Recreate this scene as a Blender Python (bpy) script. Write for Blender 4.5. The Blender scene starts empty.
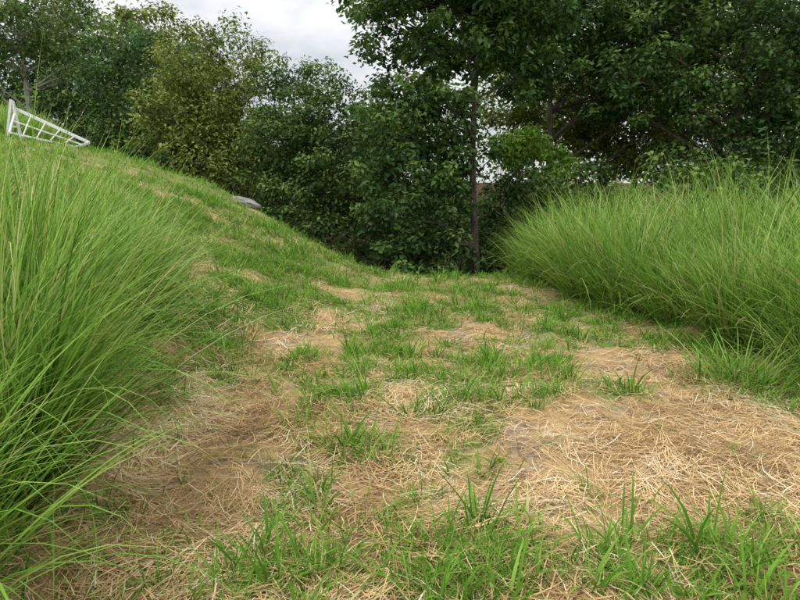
import bpy, math
import numpy as np
from mathutils import Vector
R = np.random.default_rng(11)
scene = bpy.context.scene
scene.view_settings.view_transform='Standard'
scene.view_settings.look='None'
scene.view_settings.exposure=0
PI=math.pi
# ---------------------------------------------------------------- noise
_T=[np.random.default_rng(100+i).random((256,256)) for i in range(8)]
def vn(x,y,s=0):
    t=_T[s%8]; x=np.asarray(x,float)+37.3*s; y=np.asarray(y,float)+91.7*s
    xi=np.floor(x).astype(int); yi=np.floor(y).astype(int)
    fx=x-xi; fy=y-yi; fx=fx*fx*(3-2*fx); fy=fy*fy*(3-2*fy)
    a=t[xi%256,yi%256]; b=t[(xi+1)%256,yi%256]; c=t[xi%256,(yi+1)%256]; d=t[(xi+1)%256,(yi+1)%256]
    return (a*(1-fx)+b*fx)*(1-fy)+(c*(1-fx)+d*fx)*fy
def fbm(x,y,s=0,o=3):
    r=0;a=1;n=0
    for i in range(o):
        r=r+a*vn(np.asarray(x)*2**i,np.asarray(y)*2**i,s+i); n+=a; a*=.5
    return r/n
# ---------------------------------------------------------------- terrain
_u=np.linspace(-40,60,4001)
_h=np.interp(_u,[-1,0,.8,1.7,3.8,6.2,8.3,12,40],[0,0,.24,.66,1.62,2.3,2.65,3.0,3.6])
_k=np.exp(-np.linspace(-2.5,2.5,31)**2); _k/=_k.sum()
_h=np.convolve(_h,_k,mode='same')
def crestf(x): return np.interp(x,[-40,-14,-9,-4,0,2,4,30],[34,20,15,13,10.2,10.4,11.5,12.5])
def height(x,y):
    x=np.asarray(x,float); y=np.asarray(y,float)
    toe=np.interp(y,[0,4,10,20],[-1.35,-1.25,-.35,-.2])
    u=toe-x
    z=np.interp(u,_u,_h)
    crest=crestf(x)+ (fbm(x*.7,x*0+3,2)-.5)*.8
    s=np.maximum(0,y-crest)
    q=.5*s*s/(s+1.5)
    z=z-4.6*np.tanh(q/4.6)
    z=z+np.interp(y,[27,60,150,900],[0,5,8,9])
    near=np.clip(1.3-np.hypot(x,y)/40,0,1)
    z=z+(fbm(x*.8,y*.8,1)-.5)*.16*near+(fbm(x*3.1,y*3.1,3)-.5)*.10*near+(vn(x*11,y*11,5)-.5)*.03*near
    z=z+(fbm(x*.12,y*.12,4)-.5)*1.2*np.clip((y-16)/15,0,1)
    return z
# green patches on the track: x,y,radius,strength
GP=[(-.53,2.75,.28,1),(-.36,4.1,.38,1),(-.29,3.3,.26,1),(.44,4.05,.40,1),(.25,2.15,.4,1),(1.55,4.15,.3,.8),(1.35,5.0,.36,1),
    (-1.35,6.4,.5,.9),(.95,7.4,.35,1),(-.2,6.3,.5,.8),(2.55,4.35,.35,1),(1.25,2.15,.32,1),(-.5,2.1,.3,1),(.3,4.6,.3,.8),
    (.8,5.1,.3,.9),(.75,2.1,.28,.8),(-1.0,7.6,.4,.7),(.2,7.4,.45,.8),(1.6,6.3,.4,.6),(-.9,5.0,.3,.7),(0,2.6,.25,.8),(1.7,2.35,.3,.9),
    (.35,3.1,.25,.8),(0,5.5,.35,.7),(1.1,8.6,.6,.7),(0,9.,.7,.6),(-1.2,9,.6,.6),(-1.15,2.2,.25,.5),(2.1,5.6,.3,.7),(.55,3.5,.3,.8),(-.7,3.6,.25,.7),(1.9,2.9,.2,.6),(-1.5,4.6,.3,.6),(2.3,6.6,.4,.6),(1.9,7.6,.4,.6)]
BARE=[(1.15,3.1,.58,.9),(-1.25,3.7,.45,.6),(2.1,3.5,.5,.6),(2.1,4.9,.4,.6),(-1.1,5.6,.4,.7),(1.0,6.1,.3,.5),(-.15,3.8,.15,.5),(-1.0,2.7,.3,.4),(-.75,6.6,.3,.5),(1.9,5.2,.4,.5),(-.9,8.2,.4,.5),
      (-1.9,7.5,.4,.4),(-2.6,8.4,.4,.35),(-2.1,9.8,.4,.35),(-3.6,9.6,.5,.35),(-3.2,11.2,.4,.3),(.5,8.1,.35,.5),(1.5,8,.3,.5),(.4,5.6,.22,.4),(-5.2,10.5,.5,.3)]
def green(x,y):
    x=np.asarray(x,float);y=np.asarray(y,float)
    f1=fbm(x*4.2,y*3.6,6)
    g=.24+1.5*(f1-.47)
    wx=x+(vn(x*5,y*5,1)-.5)*.25; wy=y+(vn(x*5,y*5,2)-.5)*.35
    for a,b,r,s in GP: g=np.maximum(g,s*np.exp(-(((wx-a)/r)**2+((wy-b)/(r*1.1))**2)*1.4))
    hill=np.clip((-1.1+.12*(y-4)-x)/1.2,0,1)
    g=g+hill*(.30+1.2*(fbm(x*2.6+9,y*2.2,0)-.47))
    g=g+np.clip((y-3.2)/5,0,1)*.23
    for a,b,r,s in BARE: g=g-s*np.exp(-(((wx-a)/r)**2+((wy-b)/r)**2))
    return np.clip(g,0,1)
# ---------------------------------------------------------------- mesh helpers
def build(name,V,F,attrs=None,mats=(),mi=None,smooth=True,parent=None):
    me=bpy.data.meshes.new(name)
    V=np.ascontiguousarray(V,dtype=np.float32).reshape(-1,3); F=np.ascontiguousarray(F,dtype=np.int32)
    M,k=F.shape
    me.vertices.add(len(V)); me.vertices.foreach_set('co',V.ravel())
    me.loops.add(M*k); me.loops.foreach_set('vertex_index',F.ravel())
    me.polygons.add(M); me.polygons.foreach_set('loop_start',np.arange(0,M*k,k,dtype=np.int32))
    for m in mats: me.materials.append(m)
    if mi is not None: me.polygons.foreach_set('material_index',np.ascontiguousarray(mi,dtype=np.int32))
    me.polygons.foreach_set('use_smooth',np.full(M,smooth))
    if attrs:
        for n,a in attrs.items():
            at=me.attributes.new(n,'FLOAT','POINT'); at.data.foreach_set('value',np.ascontiguousarray(a,dtype=np.float32).ravel())
    me.update(calc_edges=True)
    ob=bpy.data.objects.new(name,me); scene.collection.objects.link(ob)
    if parent: ob.parent=parent
    return ob
def blades(base,az,L,th0,kap,w,nseg=5,side=None,flat=False,p=1.3):
    N=len(base); t=np.linspace(0,1,nseg+1)
    th=th0[:,None]+kap[:,None]*t[None,:]**p
    aa=az[:,None]+(0 if side is None else side[:,None]*t[None,:])
    ds=L[:,None]/nseg
    thm=(th[:,1:]+th[:,:-1])/2; am=(aa[:,1:]+aa[:,:-1])/2 if side is not None else az[:,None]+0*thm
    dx=np.sin(thm)*np.cos(am)*ds; dy=np.sin(thm)*np.sin(am)*ds; dz=np.cos(thm)*ds
    z0=np.zeros((N,1))
    X=base[:,0:1]+np.concatenate([z0,np.cumsum(dx,1)],1)
    Y=base[:,1:2]+np.concatenate([z0,np.cumsum(dy,1)],1)
    Z=base[:,2:3]+np.concatenate([z0,np.cumsum(dz,1)],1)
    prof=np.interp(t,[0,.3,.7,1],[.8,1,.75,.08])
    tw=az+PI/2+ (0 if flat else R.normal(0,.7,N))
    sx=np.cos(tw)[:,None]*w[:,None]*prof/2; sy=np.sin(tw)[:,None]*w[:,None]*prof/2
    V=np.empty((N,nseg+1,2,3)); 
    V[:,:,0,0]=X-sx;V[:,:,0,1]=Y-sy;V[:,:,0,2]=Z
    V[:,:,1,0]=X+sx;V[:,:,1,1]=Y+sy;V[:,:,1,2]=Z
    i=np.arange(nseg)
    f=np.stack([2*i,2*i+1,2*i+3,2*i+2],1)
    F=(f[None]+(np.arange(N)*(2*(nseg+1)))[:,None,None]).reshape(-1,4)
    T=np.broadcast_to(t[None,:,None],(N,nseg+1,2))
    return V,F,T
def tube(pts,rad,sides=7):
    pts=np.array(pts,float); n=len(pts); d=np.gradient(pts,axis=0); d/=np.linalg.norm(d,axis=1)[:,None]+1e-9
    up=np.array([0.31,.95,.1]); a=np.cross(d,up); a/=np.linalg.norm(a,axis=1)[:,None]+1e-9; b=np.cross(d,a)
    ang=np.linspace(0,2*PI,sides,endpoint=False)
    V=pts[:,None]+np.array(rad)[:,None,None]*(np.cos(ang)[None,:,None]*a[:,None]+np.sin(ang)[None,:,None]*b[:,None])
    F=[]
    for i in range(n-1):
        for j in range(sides):
            k=(j+1)%sides; F.append((i*sides+j,i*sides+k,(i+1)*sides+k,(i+1)*sides+j))
    return V.reshape(-1,3),np.array(F)
# ---------------------------------------------------------------- materials
def newmat(n):
    m=bpy.data.materials.new(n); m.use_nodes=True; nt=m.node_tree; nt.nodes.clear()
    return m,nt,nt.nodes,nt.links
def ramp(N,stops,interp='LINEAR'):
    r=N.new('ShaderNodeValToRGB'); r.color_ramp.interpolation=interp
    e=r.color_ramp.elements
    while len(e)<len(stops): e.new(.5)
    for i,(p,c) in enumerate(stops): e[i].position=p; e[i].color=(*c,1)
    return r
def plantmat(name,stops_r,stops_t=None,trans=.3,rough=.5,spec=.25,glossy=True):
    m,nt,N,Lk=newmat(name)
    a=N.new('ShaderNodeAttribute'); a.attribute_name='rnd'
    r=ramp(N,stops_r); Lk.new(a.outputs['Fac'],r.inputs[0]); col=r.outputs[0]
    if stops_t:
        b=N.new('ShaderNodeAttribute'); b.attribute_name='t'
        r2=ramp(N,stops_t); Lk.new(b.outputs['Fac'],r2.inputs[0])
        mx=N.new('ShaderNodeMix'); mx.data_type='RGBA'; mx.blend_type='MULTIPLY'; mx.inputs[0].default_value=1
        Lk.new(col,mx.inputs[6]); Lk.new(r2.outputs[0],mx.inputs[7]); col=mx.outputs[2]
    if glossy:
        p=N.new('ShaderNodeBsdfPrincipled'); p.inputs['Roughness'].default_value=rough
        p.inputs['Specular IOR Level'].default_value=spec
        Lk.new(col,p.inputs['Base Color'])
    else:
        p=N.new('ShaderNodeBsdfDiffuse'); Lk.new(col,p.inputs[0])
    out=N.new('ShaderNodeOutputMaterial')
    if trans>0:
        tr=N.new('ShaderNodeBsdfTranslucent'); Lk.new(col,tr.inputs[0])
        ms=N.new('ShaderNodeMixShader'); ms.inputs[0].default_value=trans
        Lk.new(p.outputs[0],ms.inputs[1]); Lk.new(tr.outputs[0],ms.inputs[2]); Lk.new(ms.outputs[0],out.inputs[0])
    else: Lk.new(p.outputs[0],out.inputs[0])
    return m
M_tall=plantmat('tall_grass_blade',[(0,(.08,.18,.022)),(.3,(.17,.34,.045)),(.6,(.32,.52,.085)),(.9,(.52,.68,.20)),(.97,(.68,.58,.30)),(1,(.68,.54,.28))],
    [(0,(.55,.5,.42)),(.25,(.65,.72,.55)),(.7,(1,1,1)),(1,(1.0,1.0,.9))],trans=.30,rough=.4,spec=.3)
M_short=plantmat('short_grass_blade',[(0,(.06,.17,.02)),(.5,(.155,.34,.04)),(.85,(.29,.48,.09)),(1,(.55,.52,.22))],
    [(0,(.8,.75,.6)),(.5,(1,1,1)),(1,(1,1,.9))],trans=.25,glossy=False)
M_straw=plantmat('straw',[(0,(.19,.115,.055)),(.2,(.40,.25,.115)),(.55,(.66,.455,.22)),(.85,(.80,.62,.35)),(1,(.82,.73,.54))],None,trans=0,glossy=False)
def leafmat(n,d,m_,l,t=.25,glossy=True): return plantmat(n,[(0,d),(.5,m_),(1,l)],None,trans=t,rough=.45,spec=.3,glossy=glossy)
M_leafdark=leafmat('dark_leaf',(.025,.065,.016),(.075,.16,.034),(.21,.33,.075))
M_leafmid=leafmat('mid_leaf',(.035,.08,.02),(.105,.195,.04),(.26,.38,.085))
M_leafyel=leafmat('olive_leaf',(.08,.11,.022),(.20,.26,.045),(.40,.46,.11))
M_leafsun=leafmat('sunlit_leaf',(.20,.38,.05),(.36,.60,.09),(.50,.70,.15))  # sunlight put into the leaf colour, for the lit glimpse behind the trunk
M_leaffar=leafmat('far_leaf',(.045,.08,.03),(.10,.165,.055),(.20,.28,.09),0,False)
def bark(name,c1,c2):
    m,nt,N,Lk=newmat(name)
    tc=N.new('ShaderNodeTexCoord'); mp=N.new('ShaderNodeMapping'); mp.inputs['Scale'].default_value=(6,6,1.6)
    Lk.new(tc.outputs['Object'],mp.inputs[0])
    n=N.new('ShaderNodeTexNoise'); n.inputs['Scale'].default_value=3; n.inputs['Detail'].default_value=5; Lk.new(mp.outputs[0],n.inputs[0])
    r=ramp(N,[(.35,c1),(.65,c2)]); Lk.new(n.outputs[0],r.inputs[0])
    p=N.new('ShaderNodeBsdfPrincipled'); p.inputs['Roughness'].default_value=.9; Lk.new(r.outputs[0],p.inputs['Base Color'])
    b=N.new('ShaderNodeBump'); b.inputs['Strength'].default_value=.6; b.inputs['Distance'].default_value=.03; Lk.new(n.outputs[0],b.inputs['Height']); Lk.new(b.outputs[0],p.inputs['Normal'])
    o=N.new('ShaderNodeOutputMaterial'); Lk.new(p.outputs[0],o.inputs[0]); return m
M_bark=bark('bark',(.045,.034,.027),(.13,.10,.08)); M_barkpale=bark('pale_bark',(.18,.16,.13),(.42,.39,.33))
# ground
m,nt,N,Lk=newmat('ground_soil_and_straw')
geo=N.new('ShaderNodeNewGeometry')
def noise(scale,detail=6,rough=.6,dist=0,src=None):
    n=N.new('ShaderNodeTexNoise'); n.inputs['Scale'].default_value=scale; n.inputs['Detail'].default_value=detail; n.inputs['Roughness'].default_value=rough; n.inputs['Distortion'].default_value=dist
    Lk.new(src or geo.outputs['Position'],n.inputs['Vector']); return n
def mix(f,a,b):
    x=N.new('ShaderNodeMix'); x.data_type='RGBA'
    if hasattr(f,'is_linked'): Lk.new(f,x.inputs[0])
    else: x.inputs[0].default_value=f
    Lk.new(a,x.inputs[6]); Lk.new(b,x.inputs[7]); return x.outputs[2]
n2=noise(70,4,.8,2.0)
soil=ramp(N,[(.3,(.15,.11,.07)),(.5,(.30,.235,.165)),(.7,(.45,.37,.28))]); Lk.new(n2.outputs[0],soil.inputs[0])
straw=ramp(N,[(.32,(.19,.115,.05)),(.5,(.44,.30,.145)),(.68,(.68,.52,.30))]); Lk.new(n2.outputs[0],straw.inputs[0])
gr=ramp(N,[(.35,(.06,.11,.02)),(.55,(.15,.27,.05)),(.7,(.30,.38,.11))]); Lk.new(n2.outputs[0],gr.inputs[0])
n4=noise(2.3,4,.65); r4=ramp(N,[(.38,(0,0,0)),(.50,(1,1,1))]); Lk.new(n4.outputs[0],r4.inputs[0])
c=mix(r4.outputs[0],soil.outputs[0],straw.outputs[0])
ag=N.new('ShaderNodeAttribute'); ag.attribute_name='green'
n5=noise(14,3,.7); ma=N.new('ShaderNodeMath'); ma.operation='MULTIPLY_ADD'; Lk.new(n5.outputs[0],ma.inputs[0]); ma.inputs[1].default_value=.9; 
ms_=N.new('ShaderNodeMath'); ms_.operation='SUBTRACT'; Lk.new(ag.outputs['Fac'],ms_.inputs[0]); ms_.inputs[1].default_value=.52; Lk.new(ms_.outputs[0],ma.inputs[2])
r5=ramp(N,[(.2,(0,0,0)),(.5,(.7,.7,.7))]); Lk.new(ma.outputs[0],r5.inputs[0])
c=mix(r5.outputs[0],c,gr.outputs[0])
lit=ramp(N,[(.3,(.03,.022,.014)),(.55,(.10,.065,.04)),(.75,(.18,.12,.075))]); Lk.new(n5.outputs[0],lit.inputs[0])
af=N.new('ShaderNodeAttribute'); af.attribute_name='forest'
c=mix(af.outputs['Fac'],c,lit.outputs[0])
p=N.new('ShaderNodeBsdfDiffuse')
Lk.new(c,p.inputs[0])
o=N.new('ShaderNodeOutputMaterial'); Lk.new(p.outputs[0],o.inputs[0]); M_ground=m
# ---------------------------------------------------------------- ground sheet
def axis(lo,hi,fine_lo,fine_hi,st):
    a=list(np.arange(fine_lo,fine_hi+1e-6,st)); s=st;v=fine_hi
    while v<hi: s*=1.09; v+=s; a.append(v)
    s=st;v=fine_lo
    while v>lo: s*=1.09; v-=s; a.insert(0,v)
    return np.array(a)
gx=axis(-700,700,-5,4.5,.045); gy=axis(-60,900,1,12,.045)
GX,GY=np.meshgrid(gx,gy,indexing='ij'); GZ=height(GX,GY)
nx,ny=GX.shape; ii,jj=np.meshgrid(np.arange(nx-1),np.arange(ny-1),indexing='ij'); I=(ii*ny+jj).ravel()
F=np.stack([I,I+ny,I+ny+1,I+1],1)
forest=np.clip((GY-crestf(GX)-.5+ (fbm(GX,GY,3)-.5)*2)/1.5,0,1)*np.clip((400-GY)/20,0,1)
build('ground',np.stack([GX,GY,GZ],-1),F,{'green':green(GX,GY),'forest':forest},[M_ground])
# ---------------------------------------------------------------- straw litter
def sample(n,x0,x1,y0,y1,pw=1.0):
    y=y0*(y1/y0)**(R.random(n)**pw); x=R.uniform(x0,x1,n); return x,y
def straw_layer(n,x0,x1,y0,y1,Lr,wr,hmax,gk=.7,seg=3):
    x,y=sample(n,x0,x1,y0,y1)
    g=green(x,y); bare=fbm(x*1.9,y*1.9,7,3)
    keep=(R.random(n)>g*gk)&(R.random(n)<np.clip((bare-.33)*6,.3,1))&(y<crestf(x)+.8); x=x[keep];y=y[keep];n=len(x)
    az=vn(x*2.2,y*2.2,4)*4*PI+R.normal(0,.95,n); L=R.uniform(*Lr,n); w=R.uniform(*wr,n)
    side=R.normal(0,.6,n)
    V,F,T=blades(np.stack([x,y,x*0],1),az,L,np.full(n,PI/2),np.zeros(n),w,seg,side=side,flat=True)
    lift=(R.random(n)**2*hmax)[:,None]; t=np.linspace(0,1,seg+1)[None]
    tilt=R.normal(0,.14,n)[:,None]*L[:,None]; z=height(V[:,:,:,0],V[:,:,:,1])
    V[:,:,:,2]=z+.004+(lift+np.abs(tilt*(t-.5))+R.random((n,1))*.012*np.sin(t*PI))[:,:,None]
    rnd=np.clip(.50+.9*(fbm(x*2.5,y*2.5,5)-.5)+R.normal(0,.26,n),0,1)
    return V.reshape(-1,3),F,np.broadcast_to(rnd[:,None,None],V.shape[:3]).ravel(),T.ravel()
def merge(parts):
    Vs,Fs,A,B=[],[],[],[];o=0
    for v,f,a,b in parts: Vs.append(v);Fs.append(f+o);A.append(a);B.append(b);o+=len(v)
    return np.concatenate(Vs),np.concatenate(Fs),np.concatenate(A),np.concatenate(B)
V,F,A,B=merge([straw_layer(75000,-2.2,2.9,1.4,5,(.05,.28),(.0025,.0052),.045),
               straw_layer(36000,-4.5,3.2,4.4,11,(.08,.30),(.004,.007),.03,seg=2),
               straw_layer(15000,-12,-1,3,15,(.12,.35),(.006,.010),.03,seg=2)])
build('straw_litter',V,F,{'rnd':A,'t':B},[M_straw])
# ---------------------------------------------------------------- short grass
def tufts(n,x0,x1,y0,y1,nb,Lr,wr,th,rad,gain=1.,off=.12,seg=4):
    x,y=sample(n,x0,x1,y0,y1); g=green(x,y)
    k=(R.random(n)<np.clip((g-off)*gain,0,1))&(y<crestf(x)+1); x=x[k];y=y[k];g=g[k];n=len(x)
    cnt=R.integers(nb[0],nb[1],n); idx=np.repeat(np.arange(n),cnt); m=len(idx)
    sc=(.5+.55*g+R.random(n)**2*.6)[idx]
    a=R.uniform(0,2*PI,m); r=rad*np.sqrt(R.random(m))*sc
    bx=x[idx]+r*np.cos(a); by=y[idx]+r*np.sin(a)
    az=a+R.normal(0,.7,m); L=R.uniform(*Lr,m)*sc; w=R.uniform(*wr,m)
    V,F,T=blades(np.stack([bx,by,height(bx,by)-.004],1),az,L,np.abs(R.normal(th,.28,m)),R.uniform(.2,1.3,m),w,seg)
    zg=height(V[:,:,:,0],V[:,:,:,1])+.004; V[:,:,:,2]=np.maximum(V[:,:,:,2],zg)
    rnd=np.clip(R.random(n)[idx]*.5+.25+R.normal(0,.17,m),0,1)
    return V.reshape(-1,3),F,np.broadcast_to(rnd[:,None,None],V.shape[:3]).ravel(),T.ravel()
V,F,A,B=merge([tufts(6200,-2.2,3.0,1.5,5.5,(9,20),(.05,.17),(.004,.008),.55,.045,.9,.15),
               tufts(750,-1.6,2.8,1.5,5,(4,10),(.14,.32),(.009,.016),.5,.04,1.0,.25),
               tufts(450,-1.6,3.0,1.5,6,(2,5),(.10,.24),(.006,.012),.5,.04,1.0,-.25),
               tufts(8200,-4.5,3.0,5,11.2,(7,14),(.05,.16),(.006,.010),.6,.06,.9,.13,3),
               tufts(1600,-4,3.0,4.5,11,(8,16),(.12,.28),(.008,.013),.5,.06,.9,.3),
               tufts(12500,-13,-1.5,2.6,16,(5,10),(.05,.16),(.008,.014),.6,.07,.9,.12,3)])
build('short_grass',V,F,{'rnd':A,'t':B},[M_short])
# ---------------------------------------------------------------- tall grass
def clump(cx,cy,n,L=(1.0,1.75),rb=.22,th=.42,kap=(.3,2.7),w=(.006,.012),nseg=9,ej=.9,dirn=None):
    a=R.uniform(0,2*PI,n); r=rb*np.sqrt(R.random(n))
    bx=cx+r*np.cos(a); by=cy+r*np.sin(a)
    az=a+R.normal(0,ej,n) if dirn is None else R.normal(dirn,.75,n)
    th0=np.abs(R.normal(th*.8,.26,n))*(.4+.6*r/rb)+.04
    kp=R.uniform(kap[0],kap[1],n)*R.uniform(.3,1,n)
    LL=R.uniform(*L,n)*np.where(R.random(n)<.25,R.uniform(.5,.9,n),1)*np.where(R.random(n)<.05,1.15,1)
    V,F,T=blades(np.stack([bx,by,height(bx,by)-.02],1),az,LL,th0,kp,R.uniform(*w,n),nseg,side=R.normal(0,.4,n),p=2.0)
    zg=height(V[:,:,:,0],V[:,:,:,1])+.01; V[:,:,:,2]=np.maximum(V[:,:,:,2],zg)
    rnd=np.clip(R.normal(.45,.25,n)+R.normal(0,.07),0,.92); dead=R.random(n)<.045; rnd[dead]=1
    return V.reshape(-1,3),F,np.broadcast_to(rnd[:,None,None],V.shape[:3]).ravel(),T.ravel()
def skirt(cx,cy,n,L=(.5,1.1)):
    return clump(cx,cy,n,L=L,rb=.28,th=1.0,kap=(.6,1.6),w=(.005,.010),nseg=7)
for (cx,cy,n,Lr) in [(-1.85,2.5,1100,(1.0,1.8)),(-2.3,3.6,1100,(1.0,1.85)),(-2.4,5.0,800,(.7,1.45)),(-3.1,2.9,650,(1.1,1.9)),(-3.5,4.5,650,(.9,1.6)),(-1.7,1.55,650,(.8,1.4)),(-3.3,6.2,450,(.6,1.1))]:
    V,F,A,B=merge([clump(cx,cy,n,Lr),skirt(cx,cy,n//4),
                   clump(cx,cy,int(n*.3),(Lr[0]*.8,Lr[1]*.92),th=.75,kap=(.8,2.0),w=(.006,.012),dirn=-.15)])
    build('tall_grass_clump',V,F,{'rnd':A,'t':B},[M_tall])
parts=[]
for (cx,cy) in [(2.4,10.1),(2.6,9.2),(2.7,8.3),(2.95,7.4),(3.2,6.5),(3.42,5.7),(3.6,4.95)]:
    q=R.uniform(.82,1.12)
    parts.append(clump(cx+R.normal(0,.1),cy+R.normal(0,.12),900,(.9*q,1.65*q),rb=.28,w=(.007,.013),nseg=8)); parts.append(skirt(cx,cy,260))
    parts.append(clump(cx,cy,240,(.8*q,1.5*q),rb=.3,th=.75,kap=(.8,2.0),w=(.007,.013),nseg=8,dirn=PI+.2))
    for k in (1,2,3):
        q=R.uniform(.85,1.22)
        parts.append(clump(cx+k*.95+R.normal(0,.2),cy+.35*k+R.normal(0,.2),420,(1.1*q,1.95*q),rb=.35,w=(.009,.016),nseg=7))
for (cx,cy) in [(3.75,4.2),(4.5,4.3),(3.9,3.5)]: parts.append(clump(cx,cy,750,(1.0,1.9),rb=.35))
parts.append(skirt(3.3,4.3,350,(.5,1.0)))
parts.append(clump(2.65,4.35,280,(.25,.6),rb=.3,th=.9,w=(.006,.011),nseg=6))
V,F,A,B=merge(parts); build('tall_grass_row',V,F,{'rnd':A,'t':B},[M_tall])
parts=[]
for i in range(50):
    cx=R.uniform(-15,-8.9); cy=R.uniform(14.2,16.2)+max(0,-cx-12)*.3
    s_=np.interp(cx,[-12,-8.9],[1,.55])
    parts.append(clump(cx,cy,260,(.8*s_,1.5*s_),rb=.45,w=(.014,.026),nseg=5))
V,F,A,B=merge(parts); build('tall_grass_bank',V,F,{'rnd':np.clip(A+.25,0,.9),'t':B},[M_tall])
# ---------------------------------------------------------------- foliage
def leaves(C,rad,per,size,flat=.75,crnd=None,droop=.2):
    n=len(C); idx=np.repeat(np.arange(n),per); m=len(idx)
    d=R.normal(0,1,(m,3)); d/=np.linalg.norm(d,axis=1)[:,None]; rr=rad[idx]*R.random(m)**.45
    d2=d*rr[:,None]; d2[:,2]*=flat
    P=C[idx]+d2
    nrm=d*.55+R.normal(0,.5,(m,3)); nrm[:,2]+=.8; nrm/=np.linalg.norm(nrm,axis=1)[:,None]
    ax=d+R.normal(0,.6,(m,3)); ax[:,2]-=droop; ax-= (ax*nrm).sum(1)[:,None]*nrm; ax/=np.linalg.norm(ax,axis=1)[:,None]+1e-9
    sd=np.cross(nrm,ax); s=size*R.uniform(.55,1.25,m)[:,None]
    base=P-ax*s*.5; tip=P+ax*s*.5-nrm*s*.08
    l=P-sd*s*.27+nrm*s*.06-ax*s*.05; r=P+sd*s*.27+nrm*s*.06-ax*s*.05
    V=np.stack([base,l,tip,r],1)
    F=np.arange(m*4).reshape(m,4)
    if crnd is None: crnd=R.random(n)
    rnd=np.clip(.10+.65*crnd[idx]+R.normal(0,.15,m)+.3*(d[:,2]*rr/rad[idx]),0,1)  # last term paints top light into the colour: upper leaves of a clump lighter
    return V.reshape(-1,3),F,np.repeat(rnd,4)
def crown_pts(blobs,n,shell=.45):
    vol=np.array([b[3]*b[4]*b[5] for b in blobs])**.8; k=R.choice(len(blobs),n,p=vol/vol.sum())
    B=np.array(blobs)[k]; d=R.normal(0,1,(n,3)); d/=np.linalg.norm(d,axis=1)[:,None]
    lump=.78+.5*vn(d[:,0]*2.2+k*5,d[:,1]*2.2+d[:,2]*3.1,3)
    return B[:,:3]+d*B[:,3:6]*(R.random(n)**shell*lump)[:,None]
def tree(name,base,blobs,nclump,per,size,mat,bk,tr=.11,rc=(.3,.65),top=None,nbr=26,lean=(0,0)):
    bx,by=base; z0=float(height(bx,by))-.15
    blobs=[tuple(b) for b in blobs]
    if top is None: top=blobs[0][:3]
    top=np.array(top,float)
    P=np.linspace(0,1,12); start=np.array([bx,by,z0])
    path=start+(top-start)*P[:,None]; 
    wob=np.stack([np.sin(P*5+R.uniform(0,6)),np.cos(P*4+R.uniform(0,6)),P*0],1)*.12*np.sin(P*PI)[:,None]
    path+=wob; path[:,0]+=lean[0]*np.sin(P*PI); path[:,1]+=lean[1]*np.sin(P*PI)
    rads=tr*(1-.8*P); rads[0]*=1.5; rads[1]*=1.1
    VV=[];FF=[];o=0
    def add(v,f):
        nonlocal o; VV.append(v);FF.append(f+o);o+=len(v)
    add(*tube(path,rads,9))
    C=crown_pts(blobs,nclump)
    C[:,2]=np.maximum(C[:,2],height(C[:,0],C[:,1])+.15)
    sel=R.choice(nclump,min(nbr,nclump),replace=False)
    for i in sel:
        tgt=C[i]; hz=tgt[2]-np.hypot(*(tgt[:2]-path[5,:2]))*R.uniform(.5,.9)
        j=int(np.clip(np.searchsorted(path[:,2],hz),2,10)); s=path[j]; q=np.linspace(0,1,7)[:,None]
        mid=(s+tgt)/2+R.normal(0,.18,3)+np.array([0,0,.15])
        bp=s*(1-q)**2+2*mid*q*(1-q)+tgt*q*q
        add(*tube(bp,np.linspace(rads[j]*.5,.008,7),5))
        for _ in range(3):
            e=tgt+R.normal(0,.22,3); w=bp[4]; mm=(w+e)/2+R.normal(0,.08,3)
            qq=np.linspace(0,1,4)[:,None]; add(*tube(w*(1-qq)**2+2*mm*qq*(1-qq)+e*qq*qq,np.linspace(.010,.004,4),4))
    tv=np.concatenate(VV);tf=np.concatenate(FF)
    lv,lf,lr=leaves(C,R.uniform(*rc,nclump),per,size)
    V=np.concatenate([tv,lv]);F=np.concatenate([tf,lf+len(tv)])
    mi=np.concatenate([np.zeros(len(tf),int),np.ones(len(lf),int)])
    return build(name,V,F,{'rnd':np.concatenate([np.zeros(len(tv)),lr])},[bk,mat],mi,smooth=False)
tree('broadleaf_tree',(1.85,14.0),[(0.6,14,6.2,2.3,2.0,2.6),(.35,13.7,3.3,1.45,1.1,1.5),(.1,13.5,1.4,1.35,1.0,1.3),(.25,13.4,-.1,1.4,.9,.9),(2.9,14.3,5.2,1.5,1.2,1.6),(1.8,14,5.6,1.3,1.1,1.4),(1.3,13.6,2.2,.8,.7,1.0)],
     460,90,.155,M_leafdark,M_bark,tr=.105,rc=(.22,.52),top=(1.7,14,7.6),nbr=34)
tree('broadleaf_tree',(4.75,17),[(4.6,17.4,6.4,2.6,2,2.2),(6.6,17,5.4,2.2,1.8,2.0),(3.0,17.6,5.8,1.6,1.3,1.5),(5.8,16.8,4.3,1.2,1.2,.8)],330,80,.16,M_leafdark,M_bark,tr=.14,rc=(.3,.6),top=(4.1,17.2,7),nbr=30,lean=(-.3,0))
tree('broadleaf_tree',(8.2,15),[(7.4,15,5.8,2.7,2.3,2.7),(10,14.5,4.4,2.5,2,2.6),(9.4,14,2.8,2.4,1.6,1.5),(6.5,14.6,3.8,1.4,1.3,1.3)],430,80,.15,M_leafdark,M_bark,tr=.18,rc=(.28,.6),top=(8.4,15,7.5),nbr=40)
tree('broadleaf_tree',(6.4,20),[(6.8,20,3.4,2.7,2,2.0),(9,20,3.4,2.6,2,2.4),(4,20.5,4.6,1.6,1.2,1.6)],220,80,.19,M_leafyel,M_bark,tr=.16,rc=(.4,.8),nbr=20)
tree('broadleaf_tree',(12.6,17.5),[(12.8,17.5,6.0,3.2,2.5,3.0),(13,16.5,3,3,2,2)],280,75,.19,M_leafdark,M_bark,tr=.2,rc=(.4,.8),nbr=26)
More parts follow.
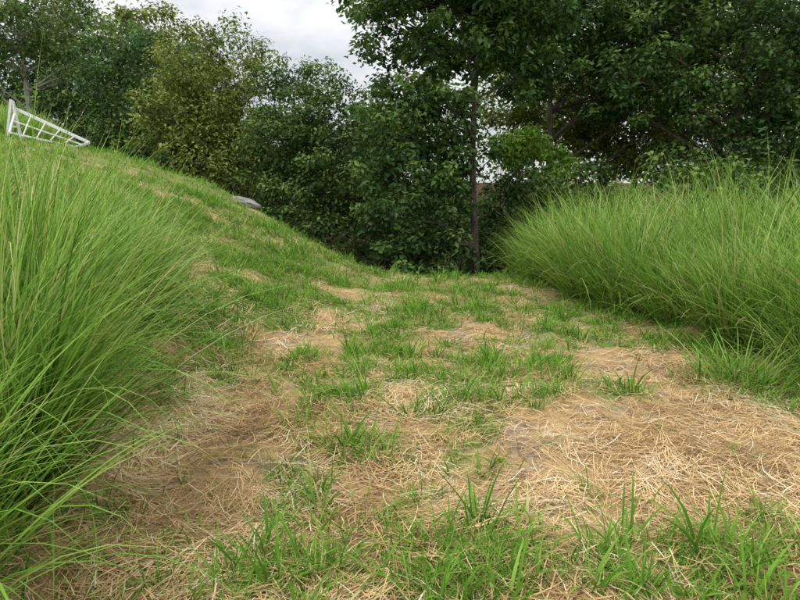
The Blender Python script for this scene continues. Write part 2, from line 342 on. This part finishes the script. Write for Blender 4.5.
tree('broadleaf_tree',(9,22),[(8,22,7.5,3.4,2,2.6),(3.5,22.5,7.6,3.0,2,2.4),(13,22,7,3.4,2,3)],240,80,.22,M_leafmid,M_bark,tr=.2,rc=(.45,.85),nbr=24)
tree('broadleaf_tree',(-2.6,18),[(-2.5,18,3.4,2.0,1.9,1.8),(-2.0,17,1.0,2.1,1.4,1.7),(-3.6,18,2.4,1.5,1.4,1.9),(-.9,18.2,2.4,1.3,1.4,2.0)],330,90,.135,M_leafmid,M_bark,tr=.15,rc=(.3,.6),nbr=20)
tree('olive_green_tree',(-6.2,20),[(-5.9,20,4.8,2.2,1.9,2.0),(-5.4,19,2.4,2.4,1.5,1.7),(-6.9,19.6,3.6,1.7,1.5,1.6)],300,95,.14,M_leafyel,M_bark,tr=.17,rc=(.35,.7),nbr=18)
tree('broadleaf_tree',(-9.4,23),[(-9.3,23,5.0,2.6,2,2.3),(-8.6,22,2.8,2.6,1.6,1.8)],250,80,.17,M_leafdark,M_bark,tr=.18,rc=(.4,.8),nbr=16)
tree('pale_trunk_tree',(-14.8,25),[(-15.2,25,8.6,3.0,2.3,1.9),(-13.2,25,6.8,1.8,1.5,1.0),(-17,25,7.0,2.2,1.7,1.2)],190,75,.16,M_leafmid,M_barkpale,tr=.19,rc=(.35,.7),top=(-15.2,25,9),nbr=40)
tree('broadleaf_tree',(-13,30),[(-13,30,4.2,3.2,2,2.7),(-17,30,4.6,3.4,2,2.6),(-20,29,5.2,3,2,3)],270,75,.21,M_leafdark,M_bark,tr=.2,rc=(.5,.95),nbr=14)
tree('broadleaf_tree',(-15,36),[(-14.6,36,9.4,3.6,2.5,2.6),(-11.8,36,7.8,2.2,2,1.8),(-19,36,10,3.5,2.5,2.4)],220,80,.25,M_leafyel,M_bark,tr=.25,rc=(.5,1.0),nbr=20)
def shrub(name,blobs,n,per,size,mat,rc=(.25,.55)):
    C=crown_pts(blobs,n); g=height(C[:,0],C[:,1]); C[:,2]=np.maximum(C[:,2],g+.1)
    VV=[];FF=[];o=0
    for b in blobs:
        for k in range(7):
            s=np.array([b[0]+R.normal(0,.15),b[1]+R.normal(0,.15),0]); s[2]=height(s[0],s[1])-.05
            t=np.array([b[0],b[1],b[2]])+R.normal(0,.5,3)*np.array(b[3:6]); q=np.linspace(0,1,5)[:,None]; md=(s+t)/2+R.normal(0,.15,3)
            v,f=tube(s*(1-q)**2+2*md*q*(1-q)+t*q*q,np.linspace(.03,.008,5),5); VV.append(v);FF.append(f+o);o+=len(v)
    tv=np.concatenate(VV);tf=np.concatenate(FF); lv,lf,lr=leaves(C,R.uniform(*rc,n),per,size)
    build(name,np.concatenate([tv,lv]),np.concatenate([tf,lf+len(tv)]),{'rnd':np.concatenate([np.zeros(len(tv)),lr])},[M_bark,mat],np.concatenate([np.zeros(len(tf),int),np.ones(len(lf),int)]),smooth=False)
shrub('shrub',[(.4,12.9,-.7,.9,.7,.6),(1.7,13.4,-.9,.8,.7,.5)],60,80,.13,M_leafdark)
shrub('shrub',[(7.4,13.4,1.3,2.4,1.1,1.2),(4.6,14.4,.9,1.6,1.0,1.3)],170,80,.14,M_leafmid)
shrub('shrub',[(3.6,16.2,.7,1.2,.9,1.2),(2.7,16.4,.1,.9,.8,1.3)],110,80,.14,M_leafdark)
shrub('shrub',[(3.2,19,.6,1.6,1.2,1.4),(1.6,20,.2,1.7,1.2,1.6),(-.2,20,1.2,1.4,1.2,2.4)],200,80,.16,M_leafmid)
shrub('sunlit_glimpse_bush',[(3.25,16.7,2.8,.75,.6,.65),(4.2,16.2,2.2,.6,.5,.4)],48,70,.15,M_leafsun,rc=(.2,.4))  # bush standing in for a lit clearing, sunlight painted into its leaves
shrub('shrub',[(-4.2,17,-.2,2.2,1.1,1.4),(-7.5,19,1.2,2.2,1.2,1.6),(-10.5,21,2.0,2.4,1.4,1.6)],230,75,.15,M_leafdark)
# distant forest as one mass
n=560
cx=R.uniform(-50,50,n); cy=R.uniform(29,48,n)
topz=np.interp(cx,[-55,-25,-12,-5,-1,2,8,16,55],[9,8,6.5,4.2,5.0,6.5,7.0,8,10])+ (vn(cx*.35,cy*.3,2)-.5)*2.6+(cy-30)*.1
gz=height(cx,cy); cz=gz+(np.maximum(topz-gz,1.5))*R.random(n)**.6
V,F,A=leaves(np.stack([cx,cy,cz],1),R.uniform(1.0,1.8,n),140,.40)
build('distant_forest',V,F,{'rnd':A},[M_leaffar],smooth=False)
n=260
cx=R.uniform(-14,26,n); cy=R.uniform(22,27,n); gz=height(cx,cy); cz=gz+R.random(n)*3.6
V,F,A=leaves(np.stack([cx,cy,cz],1),R.uniform(.5,.9,n),90,.24)
build('undergrowth',V,F,{'rnd':A*.8},[M_leaffar],smooth=False)
# ---------------------------------------------------------------- small things
def simple(name,col,rough=.6,n=8,var=.25):
    m,nt,N,Lk=newmat(name); tc=N.new('ShaderNodeTexCoord'); t=N.new('ShaderNodeTexNoise'); t.inputs['Scale'].default_value=n; t.inputs['Detail'].default_value=8
    Lk.new(tc.outputs['Object'],t.inputs[0]); r=ramp(N,[(.35,tuple(c*(1-var) for c in col)),(.65,col)]); Lk.new(t.outputs[0],r.inputs[0])
    p=N.new('ShaderNodeBsdfPrincipled'); p.inputs['Roughness'].default_value=rough; Lk.new(r.outputs[0],p.inputs['Base Color'])
    o=N.new('ShaderNodeOutputMaterial'); Lk.new(p.outputs[0],o.inputs[0]); return m
M_white=simple('white_paint',(.8,.8,.8),.45,6,.12); M_rock=simple('rock_grey',(.36,.35,.34),.9,6,.4)
import bmesh
def bar(bm,a,b,w,h):
    a=Vector(a);b=Vector(b);d=(b-a); L=d.length; q=d.to_track_quat('Y','Z')
    r=bmesh.ops.create_cube(bm,size=1)['verts']
    for v in r: v.co=a+q@Vector((v.co.x*w,(v.co.y+.5)*L,v.co.z*h))
def frame_obj(name,bars,mat,parent,bev=.004):
    me=bpy.data.meshes.new(name); bm=bmesh.new()
    for t in bars: bar(bm,*t)
    bmesh.ops.bevel(bm,geom=bm.edges[:],offset=bev,segments=2,affect='EDGES')
    bm.to_mesh(me);bm.free(); me.materials.append(mat); o=bpy.data.objects.new(name,me); scene.collection.objects.link(o); o.parent=parent; return o
par=bpy.data.objects.new('white_metal_railing',None); scene.collection.objects.link(par)
bx,by=-8.15,12.9; gz=float(height(bx,by)); par.location=(bx,by,gz)
z1=float(height(bx+1.5,by+.1))-gz
cA=Vector((.02,.10,.66)); cB=Vector((1.48,.15,z1+.17)); cC=Vector((1.38,-.20,z1+.05)); cD=Vector((.08,-.30,.14))
frame_obj('end_post',[((.0,0,.84),(-.16,-.05,-.04),.065,.05),((.02,.01,.82),(.13,.0,-.04),.05,.045),((-.085,-.02,.3),(.075,0,.28),.035,.03)],M_white,par)
frame_obj('rail_frame',[(cA,cB,.05,.06),(cB,cC,.04,.05),(cC,cD,.04,.04),(cD,cA,.04,.05)],M_white,par)
bars=[]
for f in (.2,.4,.6,.8): bars.append((cA.lerp(cB,f),cD.lerp(cC,f),.022,.022))
bars.append((cA.lerp(cD,.5),cB.lerp(cC,.5),.026,.026))
frame_obj('balusters',bars,M_white,par,.002)
bm=bmesh.new(); bmesh.ops.create_icosphere(bm,subdivisions=4,radius=1)
for v in bm.verts:
    n_=float(vn(v.co.x*1.7+4,v.co.y*1.7+v.co.z*2,2)); v.co*= .75+.5*n_; v.co.x*=.28; v.co.y*=.2; v.co.z*=.10
me=bpy.data.meshes.new('rock'); bm.to_mesh(me); bm.free(); me.materials.append(M_rock); o=bpy.data.objects.new('rock',me); scene.collection.objects.link(o)
o.location=(-3.25,12.6,float(height(-3.25,12.6))+.03); o.rotation_euler=(0,.3,.2)
# ---------------------------------------------------------------- light & sky
EL=math.radians(60); AZ=math.radians(-140)
w=bpy.data.worlds.new('World'); scene.world=w; w.use_nodes=True; N=w.node_tree.nodes; Lk=w.node_tree.links; N.clear()
sky=N.new('ShaderNodeTexSky'); sky.sky_type='NISHITA'; sky.sun_disc=False; sky.sun_elevation=EL; sky.sun_rotation=AZ
tc=N.new('ShaderNodeTexCoord'); mp=N.new('ShaderNodeMapping'); mp.inputs['Scale'].default_value=(1,1,2.4); Lk.new(tc.outputs['Generated'],mp.inputs[0])
cn=N.new('ShaderNodeTexNoise'); cn.inputs['Scale'].default_value=4.5; cn.inputs['Detail'].default_value=4; cn.inputs['Roughness'].default_value=.55; Lk.new(mp.outputs[0],cn.inputs[0])
cr_=ramp(N,[(.35,(.66,.70,.76)),(.60,(1.0,1.0,1.0))]); Lk.new(cn.outputs[0],cr_.inputs[0])
# overcast sky: about twice as bright overhead as near the horizon
sx=N.new('ShaderNodeSeparateXYZ'); Lk.new(tc.outputs['Generated'],sx.inputs[0])
mr=N.new('ShaderNodeMapRange'); mr.inputs[1].default_value=.1; mr.inputs[2].default_value=.9; mr.inputs[3].default_value=5.9; mr.inputs[4].default_value=12.5; Lk.new(sx.outputs[2],mr.inputs[0])
sc=N.new('ShaderNodeVectorMath'); sc.operation='SCALE'; Lk.new(mr.outputs[0],sc.inputs[3]); Lk.new(cr_.outputs[0],sc.inputs[0])
mx=N.new('ShaderNodeMix'); mx.data_type='RGBA'; mx.inputs[0].default_value=.9; Lk.new(sky.outputs[0],mx.inputs[6]); Lk.new(sc.outputs[0],mx.inputs[7])
bg=N.new('ShaderNodeBackground'); bg.inputs[1].default_value=.15; Lk.new(mx.outputs[2],bg.inputs[0])
ow=N.new('ShaderNodeOutputWorld'); Lk.new(bg.outputs[0],ow.inputs[0])
sd=bpy.data.lights.new('sun','SUN'); sd.energy=1.5; sd.angle=math.radians(12); sd.color=(1,.95,.86)
so=bpy.data.objects.new('sun',sd); scene.collection.objects.link(so)
dirv=Vector((math.sin(AZ)*math.cos(EL),math.cos(AZ)*math.cos(EL),math.sin(EL)))
so.rotation_euler=dirv.to_track_quat('Z','Y').to_euler(); so.location=(0,0,20)
cd=bpy.data.cameras.new('camera'); cd.lens=26.5; cd.sensor_width=36; cd.clip_end=3000; cd.clip_start=.05
co=bpy.data.objects.new('camera',cd); scene.collection.objects.link(co)
co.location=(0,0,1.5); co.rotation_euler=(math.radians(90-10.5),0,0); scene.camera=co
